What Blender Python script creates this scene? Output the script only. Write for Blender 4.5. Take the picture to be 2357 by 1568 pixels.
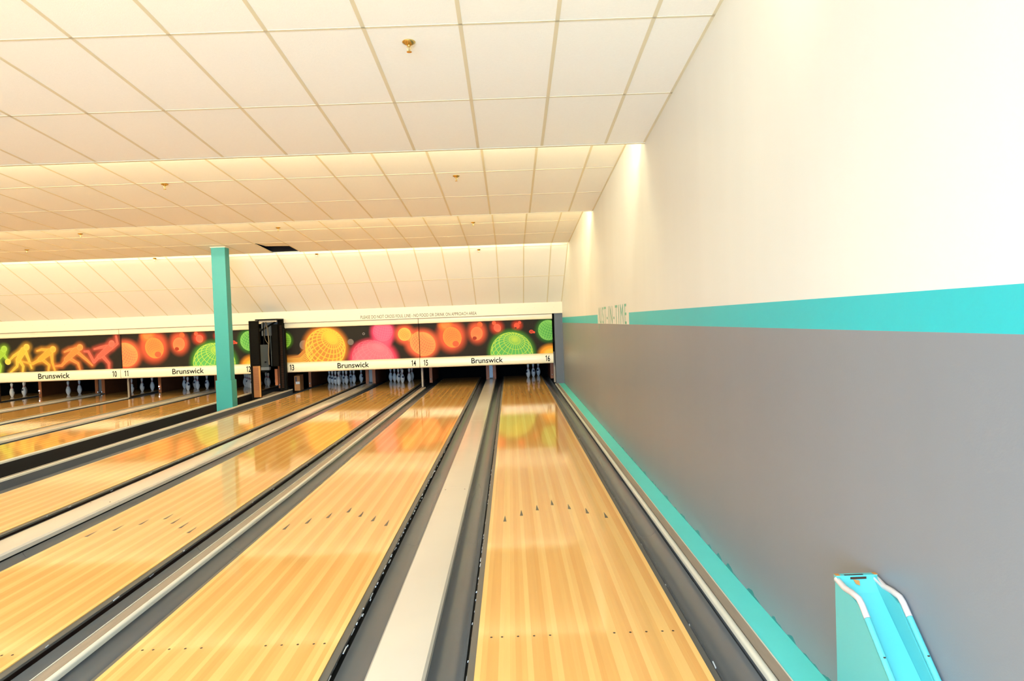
import bpy, math, random
import numpy as np
from mathutils import Vector, Matrix
random.seed(7)
for o in list(bpy.data.objects): bpy.data.objects.remove(o)
scene = bpy.context.scene
COL = scene.collection

# ---------------------------------------------------------------- camera
W, H, F = 2357, 1568, 1644.604
CP = Vector((-0.30826, -1.46761, 1.59274)); YAW, PITCH, ROLL = 0.0019537, -0.0270016, -0.035951
_f = Vector((math.sin(YAW)*math.cos(PITCH), math.cos(YAW)*math.cos(PITCH), math.sin(PITCH)))
_r0 = Vector((math.cos(YAW), -math.sin(YAW), 0)); _u0 = _r0.cross(_f)
_r = _r0*math.cos(ROLL) + _u0*math.sin(ROLL); _u = _u0*math.cos(ROLL) - _r0*math.sin(ROLL)
cam = bpy.data.cameras.new('camera'); cam.sensor_fit = 'HORIZONTAL'; cam.sensor_width = 36; cam.lens = F/W*36
cam.clip_start = .05; cam.clip_end = 200
co = bpy.data.objects.new('camera', cam); COL.objects.link(co)
m = Matrix((_r, _u, -_f)).transposed().to_4x4(); m.translation = CP; co.matrix_world = m
scene.camera = co
def ray(u, v): return _f + _r*((u-W/2)/F) - _u*((v-H/2)/F)
def at_y(u, v, y): d = ray(u, v); return CP + d*((y-CP.y)/d.y)
def at_x(u, v, x): d = ray(u, v); return CP + d*((x-CP.x)/d.x)
def at_plane(u, v, y0, z0, s):
    d = ray(u, v); t = (z0+s*(CP.y-y0)-CP.z)/(d.z-s*d.y); return CP + d*t

# ---------------------------------------------------------------- light
scene.view_settings.view_transform = 'Standard'; scene.view_settings.look = 'None'
scene.view_settings.gamma = 1; scene.view_settings.use_curve_mapping = False
scene.view_settings.exposure = 0.16
world = bpy.data.worlds.new('world'); scene.world = world; world.use_nodes = True
world.node_tree.nodes['Background'].inputs[0].default_value = (.8, .9, 1, 1)
world.node_tree.nodes['Background'].inputs[1].default_value = 0.3
def area(name, loc, direction, sx, sy, power, color):
    l = bpy.data.lights.new(name, 'AREA'); l.shape = 'RECTANGLE'; l.size = sx; l.size_y = sy
    l.energy = power; l.color = color
    o = bpy.data.objects.new(name, l); COL.objects.link(o); o.location = loc
    o.rotation_euler = Vector(direction).to_track_quat('-Z', 'Y').to_euler()
    return o
XL = -17.0                                   # left end of the modelled hall
XR = 1.0
# ceiling sections: (y start, y lip, z at lip, slope)
SEC = [(-7.0, 1.05, 3.19, -.02), (1.05, 5.2, 3.196, -.0885), (5.2, 9.32, 3.203, -.0725), (9.32, 13.66, 3.212, -.064)]
COVE = [(140, (.95, 1, .84)), (290, (.98, 1, .78)), (470, (1, .93, .63)), (140, (1, 1, .70))]
WINDOW = (1200, (.33, .62, 1)); FILL_LIGHTS = (245, (.94, 1, .97))
for (ya, yb, zl, s), (pw, colr) in zip(SEC, COVE):
    dy, dz, sz = (.10, .13, .07) if yb < 13 else (.05, .055, .03)
    area('cove_light', ((XL+XR)/2, yb+dy, zl+dz), (0, 1, .45), XR-XL-.3, sz, pw, colr)
# daylight through the shop-front window in the rear wall, and unseen fill lights added over the concourse
area('window_daylight', (-1.6, -6.9, 1.6), (0, 1, 0), 4.6, 2.2, *WINDOW)
for lx in (-1.5, -5.5, -9.5, -13.5):
    area('concourse_fill', (lx, -3.2, 3.1), (0, 0, -1), 1.2, .6, *FILL_LIGHTS)

# ---------------------------------------------------------------- helpers
def srgb(r, g, b):
    f = lambda c: (c/255/12.92) if c <= 10 else ((c/255+.055)/1.055)**2.4
    return (f(r), f(g), f(b), 1)
def mat(name, col, rough=.5, metal=0, spec=.5, noise=0, nscale=20, bump=0, bscale=200, stretch=None):
    m = bpy.data.materials.new(name); m.use_nodes = True
    nt = m.node_tree; b = nt.nodes['Principled BSDF']
    b.inputs['Base Color'].default_value = col; b.inputs['Roughness'].default_value = rough
    b.inputs['Metallic'].default_value = metal; b.inputs['Specular IOR Level'].default_value = spec
    if noise or bump:
        g = nt.nodes.new('ShaderNodeNewGeometry'); mp = nt.nodes.new('ShaderNodeMapping')
        if stretch: mp.inputs['Scale'].default_value = stretch
        nt.links.new(g.outputs['Position'], mp.inputs['Vector'])
    if noise:
        n = nt.nodes.new('ShaderNodeTexNoise'); n.inputs['Scale'].default_value = nscale; n.inputs['Detail'].default_value = 4
        nt.links.new(mp.outputs[0], n.inputs['Vector'])
        mx = nt.nodes.new('ShaderNodeMixRGB'); mx.blend_type = 'MIX'
        mx.inputs[1].default_value = tuple(c*(1-noise) for c in col[:3])+(1,)
        mx.inputs[2].default_value = tuple(min(1, c*(1+noise)) for c in col[:3])+(1,)
        nt.links.new(n.outputs['Fac'], mx.inputs[0]); nt.links.new(mx.outputs[0], b.inputs['Base Color'])
    if bump:
        n2 = nt.nodes.new('ShaderNodeTexNoise'); n2.inputs['Scale'].default_value = bscale
        nt.links.new(mp.outputs[0], n2.inputs['Vector'])
        bp = nt.nodes.new('ShaderNodeBump'); bp.inputs['Strength'].default_value = bump; bp.inputs['Distance'].default_value = .002
        nt.links.new(n2.outputs['Fac'], bp.inputs['Height']); nt.links.new(bp.outputs[0], b.inputs['Normal'])
    return m
class MB:
    def __init__(s): s.v = []; s.f = []; s.smooth = False
    def box(s, x0, x1, y0, y1, z0, z1):
        b = len(s.v)
        s.v += [(x0,y0,z0),(x1,y0,z0),(x1,y1,z0),(x0,y1,z0),(x0,y0,z1),(x1,y0,z1),(x1,y1,z1),(x0,y1,z1)]
        s.f += [tuple(b+i for i in q) for q in ((3,2,1,0),(4,5,6,7),(0,1,5,4),(1,2,6,5),(2,3,7,6),(3,0,4,7))]
        return s
    def prism(s, prof, a0, a1, axis='y', closed=True):
        """extrude a profile: axis y -> profile (x,z); axis x -> profile (y,z)"""
        b = len(s.v); n = len(prof)
        for a in (a0, a1):
            s.v += [(p, a, q) if axis == 'y' else (a, p, q) for p, q in prof]
        for i in range(n if closed else n-1):
            j = (i+1) % n; s.f.append((b+i, b+j, b+n+j, b+n+i))
        if closed: s.f += [tuple(b+i for i in range(n))[::-1], tuple(b+n+i for i in range(n))]
        return s
    def hexa(s, p):                                   # 8 corners: bottom ring, top ring
        b = len(s.v); s.v += [tuple(q) for q in p]
        s.f += [tuple(b+i for i in q) for q in ((3,2,1,0),(4,5,6,7),(0,1,5,4),(1,2,6,5),(2,3,7,6),(3,0,4,7))]
        return s
    def lathe(s, prof, n=20, c=(0,0,0), a0=0, a1=2*math.pi):
        b = len(s.v); full = abs(a1-a0-2*math.pi) < 1e-6; k = n if full else n+1
        for r, z in prof:
            for i in range(k):
                a = a0+(a1-a0)*i/n; s.v.append((c[0]+r*math.cos(a), c[1]+r*math.sin(a), c[2]+z))
        for j in range(len(prof)-1):
            for i in range(n):
                i2 = (i+1) % k
                s.f.append((b+j*k+i, b+j*k+i2, b+(j+1)*k+i2, b+(j+1)*k+i))
        return s
    def tube(s, pts, r, n=10):
        pts = [Vector(p) for p in pts]; b = len(s.v)
        for i, p in enumerate(pts):
            d = (pts[min(i+1, len(pts)-1)]-pts[max(i-1, 0)]).normalized()
            a = d.cross(Vector((1, 0, 0))) if abs(d.x) < .9 else d.cross(Vector((0, 0, 1)))
            a.normalize(); c = d.cross(a)
            for k in range(n):
                t = 2*math.pi*k/n; s.v.append(tuple(p+a*r*math.cos(t)+c*r*math.sin(t)))
        for i in range(len(pts)-1):
            for k in range(n):
                k2 = (k+1) % n; s.f.append((b+i*n+k, b+i*n+k2, b+(i+1)*n+k2, b+(i+1)*n+k))
        s.f += [tuple(b+k for k in range(n))[::-1], tuple(b+(len(pts)-1)*n+k for k in range(n))]
        return s
    def poly(s, pts): b = len(s.v); s.v += [tuple(p) for p in pts]; s.f.append(tuple(range(b, b+len(pts)))); return s
    def mesh(s, name, m):
        me = bpy.data.meshes.new(name); me.from_pydata(s.v, [], s.f); me.materials.append(m)
        if s.smooth:
            me.polygons.foreach_set('use_smooth', [True]*len(me.polygons))
            me.set_sharp_from_angle(angle=math.radians(40))
        me.update(); return me
def link(name, data, parent=None, loc=None):
    o = bpy.data.objects.new(name, data); COL.objects.link(o)
    if parent: o.parent = parent
    if loc is not None: o.location = loc
    return o
def obj(name, mb, m, parent=None, loc=None, smooth=False, bevel=0):
    mb.smooth = smooth
    o = link(name, mb.mesh(name, m), parent, loc)
    if bevel:
        bv = o.modifiers.new('bevel', 'BEVEL'); bv.width = bevel; bv.segments = 2; bv.limit_method = 'ANGLE'
    return o
def tag(o, label, cat, group=None):
    o['label'] = label; o['category'] = cat
    if group: o['group'] = group
    return o
def thing(name, label, cat, loc=(0,0,0), group=None):
    o = link(name, None, None, loc); o.empty_display_size = .1
    return tag(o, label, cat, group)
def struct(o): o['kind'] = 'structure'; return o
def text_mb(body, height, xscale=1., bold=0., depth=.002, align='CENTER', spacing=1.):
    """flat lettering in the local XY plane: list of (x,y) points with faces, cap height = height"""
    cu = bpy.data.curves.new('txt', 'FONT'); cu.body = body; cu.align_x = align; cu.size = 1; cu.offset = bold
    cu.resolution_u = 4; cu.space_character = spacing
    o = bpy.data.objects.new('txt', cu); COL.objects.link(o)
    dg = bpy.context.evaluated_depsgraph_get(); me = o.evaluated_get(dg).to_mesh()
    vs = [(v.co.x, v.co.y) for v in me.vertices]; fs = [tuple(p.vertices) for p in me.polygons]
    o.evaluated_get(dg).to_mesh_clear(); bpy.data.objects.remove(o); bpy.data.curves.remove(cu)
    cap = .729; k = height/cap
    return [(x*k*xscale, y*k) for x, y in vs], fs
def lettering(name, body, height, m, parent, origin, right, up, xscale=1., bold=0., align='CENTER', spacing=1.):
    vs, fs = text_mb(body, height, xscale, bold, align=align, spacing=spacing)
    R, U, O = Vector(right), Vector(up), Vector(origin); mb = MB()
    mb.v = [tuple(O+R*x+U*y) for x, y in vs]; mb.f = fs
    return obj(name, mb, m, parent)

# ---------------------------------------------------------------- materials
M = {}
M['cream'] = mat('cream_paint', srgb(238, 230, 210), .35)
M['rail_cream'] = mat('cream_rail_enamel', srgb(240, 226, 192), .28)
M['header'] = mat('valance_cream', srgb(228, 210, 180), .45)
M['tile'] = mat('ceiling_tile', srgb(249, 245, 234), .9, bump=.35, bscale=160, noise=.03, nscale=60)
M['grid'] = mat('ceiling_grid_metal', srgb(226, 214, 182), .55)
M['stain'] = mat('stain_tan', srgb(226, 206, 176), .9)
M['plenum'] = mat('plenum_dark', srgb(34, 26, 18), .9)
M['black'] = mat('black_paint', srgb(14, 13, 11), .65, spec=.1)
M['pit'] = mat('pit_black', srgb(9, 8, 8), .9, spec=.1)
M['gutter'] = mat('gutter_grey', srgb(92, 94, 96), .26, noise=.10, nscale=3, stretch=(4, .6, 4))
M['gutter_edge'] = mat('gutter_edge_grey', srgb(92, 88, 80), .4, noise=.15, nscale=8, stretch=(3, .4, 3))
M['aisle'] = mat('aisle_brown', srgb(66, 50, 36), .45, noise=.2, nscale=4, stretch=(6, .6, 6))
M['gap'] = mat('gap_black', srgb(22, 22, 22), .6)
M['cover'] = mat('cover_cream', srgb(212, 198, 178), .16, noise=.03, nscale=4)
M['cap'] = mat('worn_cap', srgb(150, 132, 112), .45, noise=.18, nscale=7, stretch=(6, .7, 6))
M['lip'] = mat('lip_metal', srgb(214, 206, 186), .28, noise=.06, nscale=5)
M['teal'] = mat('teal_paint', srgb(92, 212, 204), .45, noise=.04, nscale=6)
M['teal_gloss'] = mat('teal_gloss_paint', srgb(88, 180, 178), .35, noise=.03, nscale=9)
M['column'] = mat('column_teal', srgb(40, 136, 132), .5)
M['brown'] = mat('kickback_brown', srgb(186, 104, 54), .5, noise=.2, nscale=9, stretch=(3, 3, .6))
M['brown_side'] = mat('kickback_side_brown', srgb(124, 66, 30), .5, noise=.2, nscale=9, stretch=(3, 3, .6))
M['brown_dark'] = mat('kickback_dark', srgb(58, 34, 20), .6, noise=.2, nscale=9)
M['greymetal'] = mat('grey_metal', srgb(120, 124, 128), .4, metal=.3)
M['machine'] = mat('machine_grey', srgb(50, 55, 56), .5, noise=.1, nscale=12)
M['machine_dark'] = mat('machine_dark', srgb(18, 14, 9), .7, spec=.05, noise=.15, nscale=14)
M['oak'] = mat('orange_oak', srgb(142, 88, 36), .5, noise=.2, nscale=10, stretch=(1, 1, 6))
M['pilaster'] = mat('pilaster_grey', srgb(86, 88, 92), .5)
M['ink'] = mat('black_ink', srgb(12, 11, 9), .6, spec=.1)
M['ink_soft'] = mat('brown_grey_ink', srgb(78, 66, 42), .5)
M['ink_teal'] = mat('teal_grey_ink', srgb(110, 176, 150), .5)
M['marker'] = mat('lane_marker', srgb(88, 78, 60), .35)
M['dot'] = mat('lane_dot', srgb(46, 30, 14), .35)
M['pin'] = mat('pin_white', srgb(228, 226, 222), .25)
M['pin_red'] = mat('pin_red', srgb(150, 20, 26), .3)
M['pin_navy'] = mat('pin_navy', srgb(34, 38, 70), .35)
M['brass'] = mat('brass', srgb(214, 186, 120), .22, metal=1)
M['steel'] = mat('steel', srgb(190, 188, 182), .3, metal=1)
M['cardboard'] = mat('cardboard', srgb(176, 122, 74), .8)
M['white_label'] = mat('white_label', srgb(220, 220, 220), .6)
M['wire'] = mat('cable_tan', srgb(116, 98, 70), .6)
M['bit'] = mat('sealant_bit', srgb(190, 190, 188), .25)
M['rubber'] = mat('pale_tubing', srgb(200, 186, 178), .4, noise=.06, nscale=30)
M['chip'] = mat('bare_wood_chip', srgb(184, 124, 60), .7)
M['rust'] = mat('rust', srgb(70, 44, 30), .8, spec=.1)
M['backing'] = mat('panel_print_back', srgb(40, 34, 26), .5)
# lane wood: board tone comes from each board's own colour
def lane_mat():
    m = bpy.data.materials.new('lane_wood'); m.use_nodes = True; nt = m.node_tree; b = nt.nodes['Principled BSDF']
    oi = nt.nodes.new('ShaderNodeObjectInfo'); g = nt.nodes.new('ShaderNodeNewGeometry')
    mp = nt.nodes.new('ShaderNodeMapping'); mp.inputs['Scale'].default_value = (46, 1.6, 1)
    nt.links.new(g.outputs['Position'], mp.inputs[0])
    n = nt.nodes.new('ShaderNodeTexNoise'); n.inputs['Scale'].default_value = 1; n.inputs['Detail'].default_value = 3; n.inputs['Distortion'].default_value = .4
    nt.links.new(mp.outputs[0], n.inputs['Vector'])
    mr = nt.nodes.new('ShaderNodeMapRange'); mr.inputs[1].default_value = .3; mr.inputs[2].default_value = .7; mr.inputs[3].default_value = .965; mr.inputs[4].default_value = 1.03
    nt.links.new(n.outputs['Fac'], mr.inputs[0])
    mx = nt.nodes.new('ShaderNodeMixRGB'); mx.blend_type = 'MULTIPLY'; mx.inputs[0].default_value = 1
    nt.links.new(oi.outputs['Color'], mx.inputs[1]); nt.links.new(mr.outputs[0], mx.inputs[2])
    nt.links.new(mx.outputs[0], b.inputs['Base Color'])
    b.inputs['Roughness'].default_value = .065; b.inputs['Specular IOR Level'].default_value = .32
    return m
M['lane'] = lane_mat()
def wall_mat():
    """cream above, teal stripe with a break for the lettering, grey below: flat paint by height"""
    m = bpy.data.materials.new('painted_wall'); m.use_nodes = True; nt = m.node_tree; b = nt.nodes['Principled BSDF']
    g = nt.nodes.new('ShaderNodeNewGeometry'); sp = nt.nodes.new('ShaderNodeSeparateXYZ'); nt.links.new(g.outputs['Position'], sp.inputs[0])
    def cmp(sock, op, val):
        n = nt.nodes.new('ShaderNodeMath'); n.operation = op; nt.links.new(sock, n.inputs[0]); n.inputs[1].default_value = val; return n.outputs[0]
    def mul(a, c):
        n = nt.nodes.new('ShaderNodeMath'); n.operation = 'MULTIPLY'; nt.links.new(a, n.inputs[0]); nt.links.new(c, n.inputs[1]); return n.outputs[0]
    gap = mul(cmp(sp.outputs[1], 'GREATER_THAN', 6.38), cmp(sp.outputs[1], 'LESS_THAN', 9.17))
    nog = nt.nodes.new('ShaderNodeMath'); nog.operation = 'SUBTRACT'; nog.inputs[0].default_value = 1; nt.links.new(gap, nog.inputs[1])
    teal = mul(cmp(sp.outputs[2], 'LESS_THAN', 1.642), nog.outputs[0])
    grey = cmp(sp.outputs[2], 'LESS_THAN', 1.512)
    def mix(fac, a, c):
        n = nt.nodes.new('ShaderNodeMixRGB'); nt.links.new(fac, n.inputs[0])
        if isinstance(a, tuple): n.inputs[1].default_value = a
        else: nt.links.new(a, n.inputs[1])
        n.inputs[2].default_value = c; return n.outputs[0]
    ns = nt.nodes.new('ShaderNodeTexNoise'); ns.inputs['Scale'].default_value = 5; ns.inputs['Detail'].default_value = 4; nt.links.new(g.outputs['Position'], ns.inputs['Vector'])
    ms = nt.nodes.new('ShaderNodeMapRange'); ms.inputs[1].default_value = .45; ms.inputs[2].default_value = .8; ms.inputs[3].default_value = 0; ms.inputs[4].default_value = .05; nt.links.new(ns.outputs['Fac'], ms.inputs[0])
    sm = nt.nodes.new('ShaderNodeMath'); sm.operation = 'LESS_THAN'; nt.links.new(sp.outputs[2], sm.inputs[0]); nt.links.new(ms.outputs[0], sm.inputs[1])
    c1 = mix(teal, srgb(219, 214, 203), srgb(40, 178, 181)); c2 = mix(sm.outputs[0], mix(grey, c1, srgb(130, 131, 134)), srgb(50, 120, 118))
    nz = nt.nodes.new('ShaderNodeTexNoise'); nz.inputs['Scale'].default_value = 1.3; nz.inputs['Detail'].default_value = 3
    mpv = nt.nodes.new('ShaderNodeMapping'); mpv.inputs['Scale'].default_value = (1, 2, .35); nt.links.new(g.outputs['Position'], mpv.inputs[0]); nt.links.new(mpv.outputs[0], nz.inputs['Vector'])
    mr = nt.nodes.new('ShaderNodeMapRange'); mr.inputs[3].default_value = .95; mr.inputs[4].default_value = 1.05; nt.links.new(nz.outputs['Fac'], mr.inputs[0])
    mm = nt.nodes.new('ShaderNodeMixRGB'); mm.blend_type = 'MULTIPLY'; mm.inputs[0].default_value = 1; nt.links.new(c2, mm.inputs[1]); nt.links.new(mr.outputs[0], mm.inputs[2])
    nt.links.new(mm.outputs[0], b.inputs['Base Color']); b.inputs['Roughness'].default_value = .42
    n2 = nt.nodes.new('ShaderNodeTexNoise'); n2.inputs['Scale'].default_value = 140; nt.links.new(g.outputs['Position'], n2.inputs['Vector'])
    bp = nt.nodes.new('ShaderNodeBump'); bp.inputs['Strength'].default_value = .12; bp.inputs['Distance'].default_value = .002
    nt.links.new(n2.outputs['Fac'], bp.inputs['Height']); nt.links.new(bp.outputs[0], b.inputs['Normal'])
    return m
M['wall'] = wall_mat()
def print_mat():
    m = bpy.data.materials.new('mask_print'); m.use_nodes = True; nt = m.node_tree; b = nt.nodes['Principled BSDF']
    a = nt.nodes.new('ShaderNodeVertexColor'); a.layer_name = 'Print'; nt.links.new(a.outputs[0], b.inputs['Base Color'])
    b.inputs['Roughness'].default_value = .6; b.inputs['Specular IOR Level'].default_value = .15; return m
M['print'] = print_mat()

# ---------------------------------------------------------------- setting
struct(obj('floor', MB().box(XL, 2.0, -.2, 21, -.30, -.20), M['black']))
struct(obj('floor', MB().box(XL, XR, -7.0, -.004, -.195, 0), mat('approach_wood', srgb(186, 160, 126), .2, noise=.1, nscale=3, stretch=(12, .6, 1))))
struct(obj('wall_right', MB().box(XR, XR+.2, -7.2, 16.5, -.2, 4.0), M['wall']))
struct(obj('wall_left', MB().box(XL-.2, XL, -7.2, 21, -.2, 4.0), M['cream']))
struct(obj('wall_far', MB().box(XL, XR+.2, 20.6, 20.8, -.2, 4.0), M['pit']))
w = MB(); w.box(XL, -4.0, -7.2, -7.0, -.2, 4.0); w.box(.8, XR+.2, -7.2, -7.0, -.2, 4.0)
w.box(-4.0, .8, -7.2, -7.0, -.2, .4); w.box(-4.0, .8, -7.2, -7.0, 2.8, 4.0)
struct(obj('wall_rear', w, M['cream']))
fr = MB()
for x in (-4.0, -2.42, -.84, .74): fr.box(x, x+.06, -7.14, -7.06, .4, 2.8)
fr.box(-4.0, .8, -7.14, -7.06, .4, .46); fr.box(-4.0, .8, -7.14, -7.06, 2.74, 2.8)
struct(obj('window_1', fr, M['greymetal']))
# teal ledge along the foot of the right wall
led = obj('trim_1', MB().box(.857, XR, 0, 16.35, -.2, 0.0), M['teal']); struct(led)

# stepped ceiling with lay-in tiles
TX, TY = .588, 1.15; X_LINES = [.632-TX*k for k in range(-1, 31)]
def ceiling_section(y0, y1, zl, s, row_len, hole=None):
    root = link('ceiling', None); struct(root)
    L = math.hypot(1, s); Z = lambda y: zl+s*(y-y1)
    rows = []; y = y1
    dy = row_len/L
    while y > y0+.02: rows.append((max(y-dy, y0), y)); y -= dy
    cache = {}
    for (ra, rb) in rows:
        for i in range(len(X_LINES)-1):
            xb, xa = min(X_LINES[i], XR), max(X_LINES[i+1], XL)
            if xb-xa < .05: continue
            if hole and abs((ra+rb)/2-hole[1]) < .4 and xa < hole[0] < xb: continue
            w_, d_ = xb-xa, rb-ra; key = (round(w_, 3), round(d_, 3))
            if key not in cache:
                mb = MB(); e = .004; h = .018
                def P(x, y, z): return (x, y, s*y+z)
                x0_, x1_, y0_, y1_ = e-w_/2, w_/2-e, e-d_/2, d_/2-e
                mb.hexa([P(x0_, y0_, .002), P(x1_, y0_, .002), P(x1_, y1_, .002), P(x0_, y1_, .002), P(x0_, y0_, h), P(x1_, y0_, h), P(x1_, y1_, h), P(x0_, y1_, h)])
                cache[key] = mb.mesh('tile', M['tile'])
            ym = (ra+rb)/2
            link('tile', cache[key], root, ((xa+xb)/2, ym, Z(ym)))
    g = MB()
    def bar(x0, x1, ya, yb, t=.0005):
        g.hexa([(x0, ya, Z(ya)), (x1, ya, Z(ya)), (x1, yb, Z(yb)), (x0, yb, Z(yb)), (x0, ya, Z(ya)+t+.004), (x1, ya, Z(ya)+t+.004), (x1, yb, Z(yb)+t+.004), (x0, yb, Z(yb)+t+.004)])
    for x in X_LINES:
        if XL < x < XR: bar(x-.0125, x+.0125, y0, y1)
    for ra, rb in rows: bar(XL, XR, ra-.010, ra+.010)
    bar(XR-.02, XR, y0, y1)
    obj('grid_bars', g, M['grid'], root)
    d = MB(); d.hexa([(XL, y0, Z(y0)+.25), (XR, y0, Z(y0)+.25), (XR, y1, Z(y1)+.25), (XL, y1, Z(y1)+.25), (XL, y0, Z(y0)+.29), (XR, y0, Z(y0)+.29), (XR, y1, Z(y1)+.29), (XL, y1, Z(y1)+.29)])
    obj('plenum_deck', d, M['plenum'], root)
    return root, Z
ZF = []
for k, (ya, yb, zl, s) in enumerate(SEC):
    r, Z = ceiling_section(ya, yb, zl, s, TY, hole=(-4.87, 13.1) if k == 3 else None); ZF.append(Z)
    if k == 3:      # the lay-in tile that has slipped back and leaves a dark hole
        xa_, xb_ = -5.24, -4.67; zz = [Z(12.53)+.012, Z(13.0)+.05]
        obj('slipped_tile', MB().hexa([(xa_, 12.53, zz[0]), (xb_, 12.53, zz[0]), (xb_, 13.32, zz[1]), (xa_, 13.2, zz[1]), (xa_, 12.53, zz[0]+.016), (xb_, 12.53, zz[0]+.016), (xb_, 13.32, zz[1]+.016), (xa_, 13.2, zz[1]+.016)]), M['tile'], r)
    if k == 1:      # ring-shaped water stain near the lip
        c0 = at_plane(1225, 329, yb, zl, s); rg = MB()
        for q in range(24):
            a0, a1 = q*math.pi/12, (q+1)*math.pi/12
            rg.poly([(c0.x+ra*math.cos(a), c0.y+ra*.8*math.sin(a), Z(c0.y+ra*.8*math.sin(a))+.0045) for ra, a in ((.040, a0), (.050, a0), (.050, a1), (.040, a1))])
        obj('water_stain', rg, M['stain'], r)
    obj('riser_dark_sheet', MB().box(XL, XR, yb-.004, yb-.0005, zl+.02, zl+.28), M['plenum'], r)  # dark sheet added to paint the shade seen through the ceiling hole
    obj('riser', MB().box(XL, XR, yb, yb+.018, zl, zl+.6), M['cream'], r)
    obj('lip_trim', MB().box(XL, XR, yb-.025, yb-.001, zl-.0015, zl+.003), M['grid'], r)
S4 = (16.29, 2.03, -.49)
r4, Z4 = ceiling_section(13.69, S4[0], S4[1], S4[2], 1.32)
ZF.append(Z4)
struct(obj('upper_light_blocker', MB().box(XL, XR+.2, 16.42, 16.5, 2.02, 4.0), M['pit']))  # unseen panel added above the valance to block light
struct(obj('ceiling_roof_deck', MB().box(XL, XR+.2, -7.2, 20.8, 4.0, 4.05), M['plenum']))

# valance board over the masks
val = struct(obj('trim_2', MB().box(XL, XR, 16.285, 16.6, 1.752, 2.047), M['header']))
a, b_ = at_y(830, 734, 16.3), at_y(1097, 725, 16.3)
h_ = .083
probe, _ = text_mb('PLEASE DO NOT CROSS FOUL LINE - NO FOOD OR DRINK ON APPROACH AREA', h_)
wtxt = max(v[0] for v in probe)-min(v[0] for v in probe)
lettering('lettering', 'PLEASE DO NOT CROSS FOUL LINE - NO FOOD OR DRINK ON APPROACH AREA', h_, M['ink_soft'], val,
          ((a.x+b_.x)/2, 16.283, (a.z+b_.z)/2), (1, 0, 0), (0, 0, 1), xscale=(b_.x-a.x)/wtxt, bold=.008)
scr = MB()
for i in range(40):
    x = XL+1+i*.43+random.uniform(-.1, .1); scr.box(x, x+.008, 16.281, 16.285, 1.905, 1.913)
obj('screw_heads', scr, M['cap'], val)['kind'] = 'stuff'

# lettering on the right wall
wl = struct(obj('trim_3', MB().box(.996, XR+.001, 6.40, 9.15, 1.5115, 1.5125), M['cream']))
a, b_ = at_x(1378, 748, .998), at_x(1443, 748, .998)
pv, _ = text_mb('JUST-IN-TIME', .245, spacing=1.3); wt = max(v[0] for v in pv)-min(v[0] for v in pv)
lettering('lettering', 'JUST-IN-TIME', .245, M['ink_teal'], wl, (.9985, (a.y+b_.y)/2, 1.514), (0, -1, 0), (0, 0, 1), xscale=(a.y-b_.y)/wt, spacing=1.3)

# ---------------------------------------------------------------- lanes
NW = {8: 'eight', 9: 'nine', 10: 'ten', 11: 'eleven', 12: 'twelve', 13: 'thirteen', 14: 'fourteen', 15: 'fifteen', 16: 'sixteen'}
LC = {16: 0., 15: -1.762, 14: -3.337, 13: -5.101, 12: -7.53, 11: -9.275, 10: -10.83, 9: -12.585, 8: -14.14}
HW = .527; BW = 2*HW/39; LY1 = 19.35
PAL = [srgb(230, 174, 98), srgb(225, 165, 90), srgb(234, 182, 106), srgb(222, 160, 86), srgb(228, 170, 94)]
LANE_LABEL = {n: f'glossy striped wooden lane running to the opening under number {NW[n]}' for n in LC}
LANE_LABEL[8] = 'glossy wooden lane at far left, mostly cut off by the picture edge'
board_mb = MB().box(.00003, BW-.00003, 0.0, LY1, -.02, 0)
board_me = board_mb.mesh('board', M['lane'])
dot_me = MB().poly([(.0064*math.cos(t*math.pi/6), .0078*math.sin(t*math.pi/6), 0) for t in range(12)]).mesh('dot_marker', M['dot'])
arr_me = MB().poly([(-.013, -.165, 0), (.013, -.165, 0), (.0015, 0, 0), (-.0015, 0, 0)]).mesh('arrow_marker', M['marker'])
STRIPE = [2, 1, 1, 4, 2, 1, 3, 1, 2, 2, 4, 1, 1, 0, 2, 3, 1, 4, 2, 2, 1, 1, 3, 0, 2, 1, 4, 1, 1, 2, 0, 3, 1, 1, 2, 4, 1, 0, 2]
for n, c in LC.items():
    t = thing('bowling_lane', LANE_LABEL[n], 'lane', (c, 0, 0), 'bowling lanes side by side')
    rnd = random.Random(n*13)
    st = STRIPE if n % 2 else STRIPE[::-1]
    for i in range(39):
        o = link('board', board_me, t, (-HW+i*BW, 0, 0))
        p = PAL[st[(i+n*7) % 39]]; k = rnd.uniform(.985, 1.015)
        if i in (0, 38): p = PAL[2]; k = 1.08
        o.color = (p[0]*k, p[1]*k, p[2]*k, 1)
    obj('lane_bed', MB().box(-HW+.004, HW-.004, .002, LY1, -.12, -.021), M['brown_dark'], t)
    if n >= 13:
        for b in (2.5, 4.5, 7.5, 10.5, 13.5, 25.5, 28.5, 31.5, 34.5, 36.5):
            link('dot_marker', dot_me, t, ((b-19.5)*BW, 2.1006, .0006))
        for k in range(7):
            link('arrow_marker', arr_me, t, ((k-3)*5*BW, 4.8-abs(k-3)*.1507, .0006))

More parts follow.
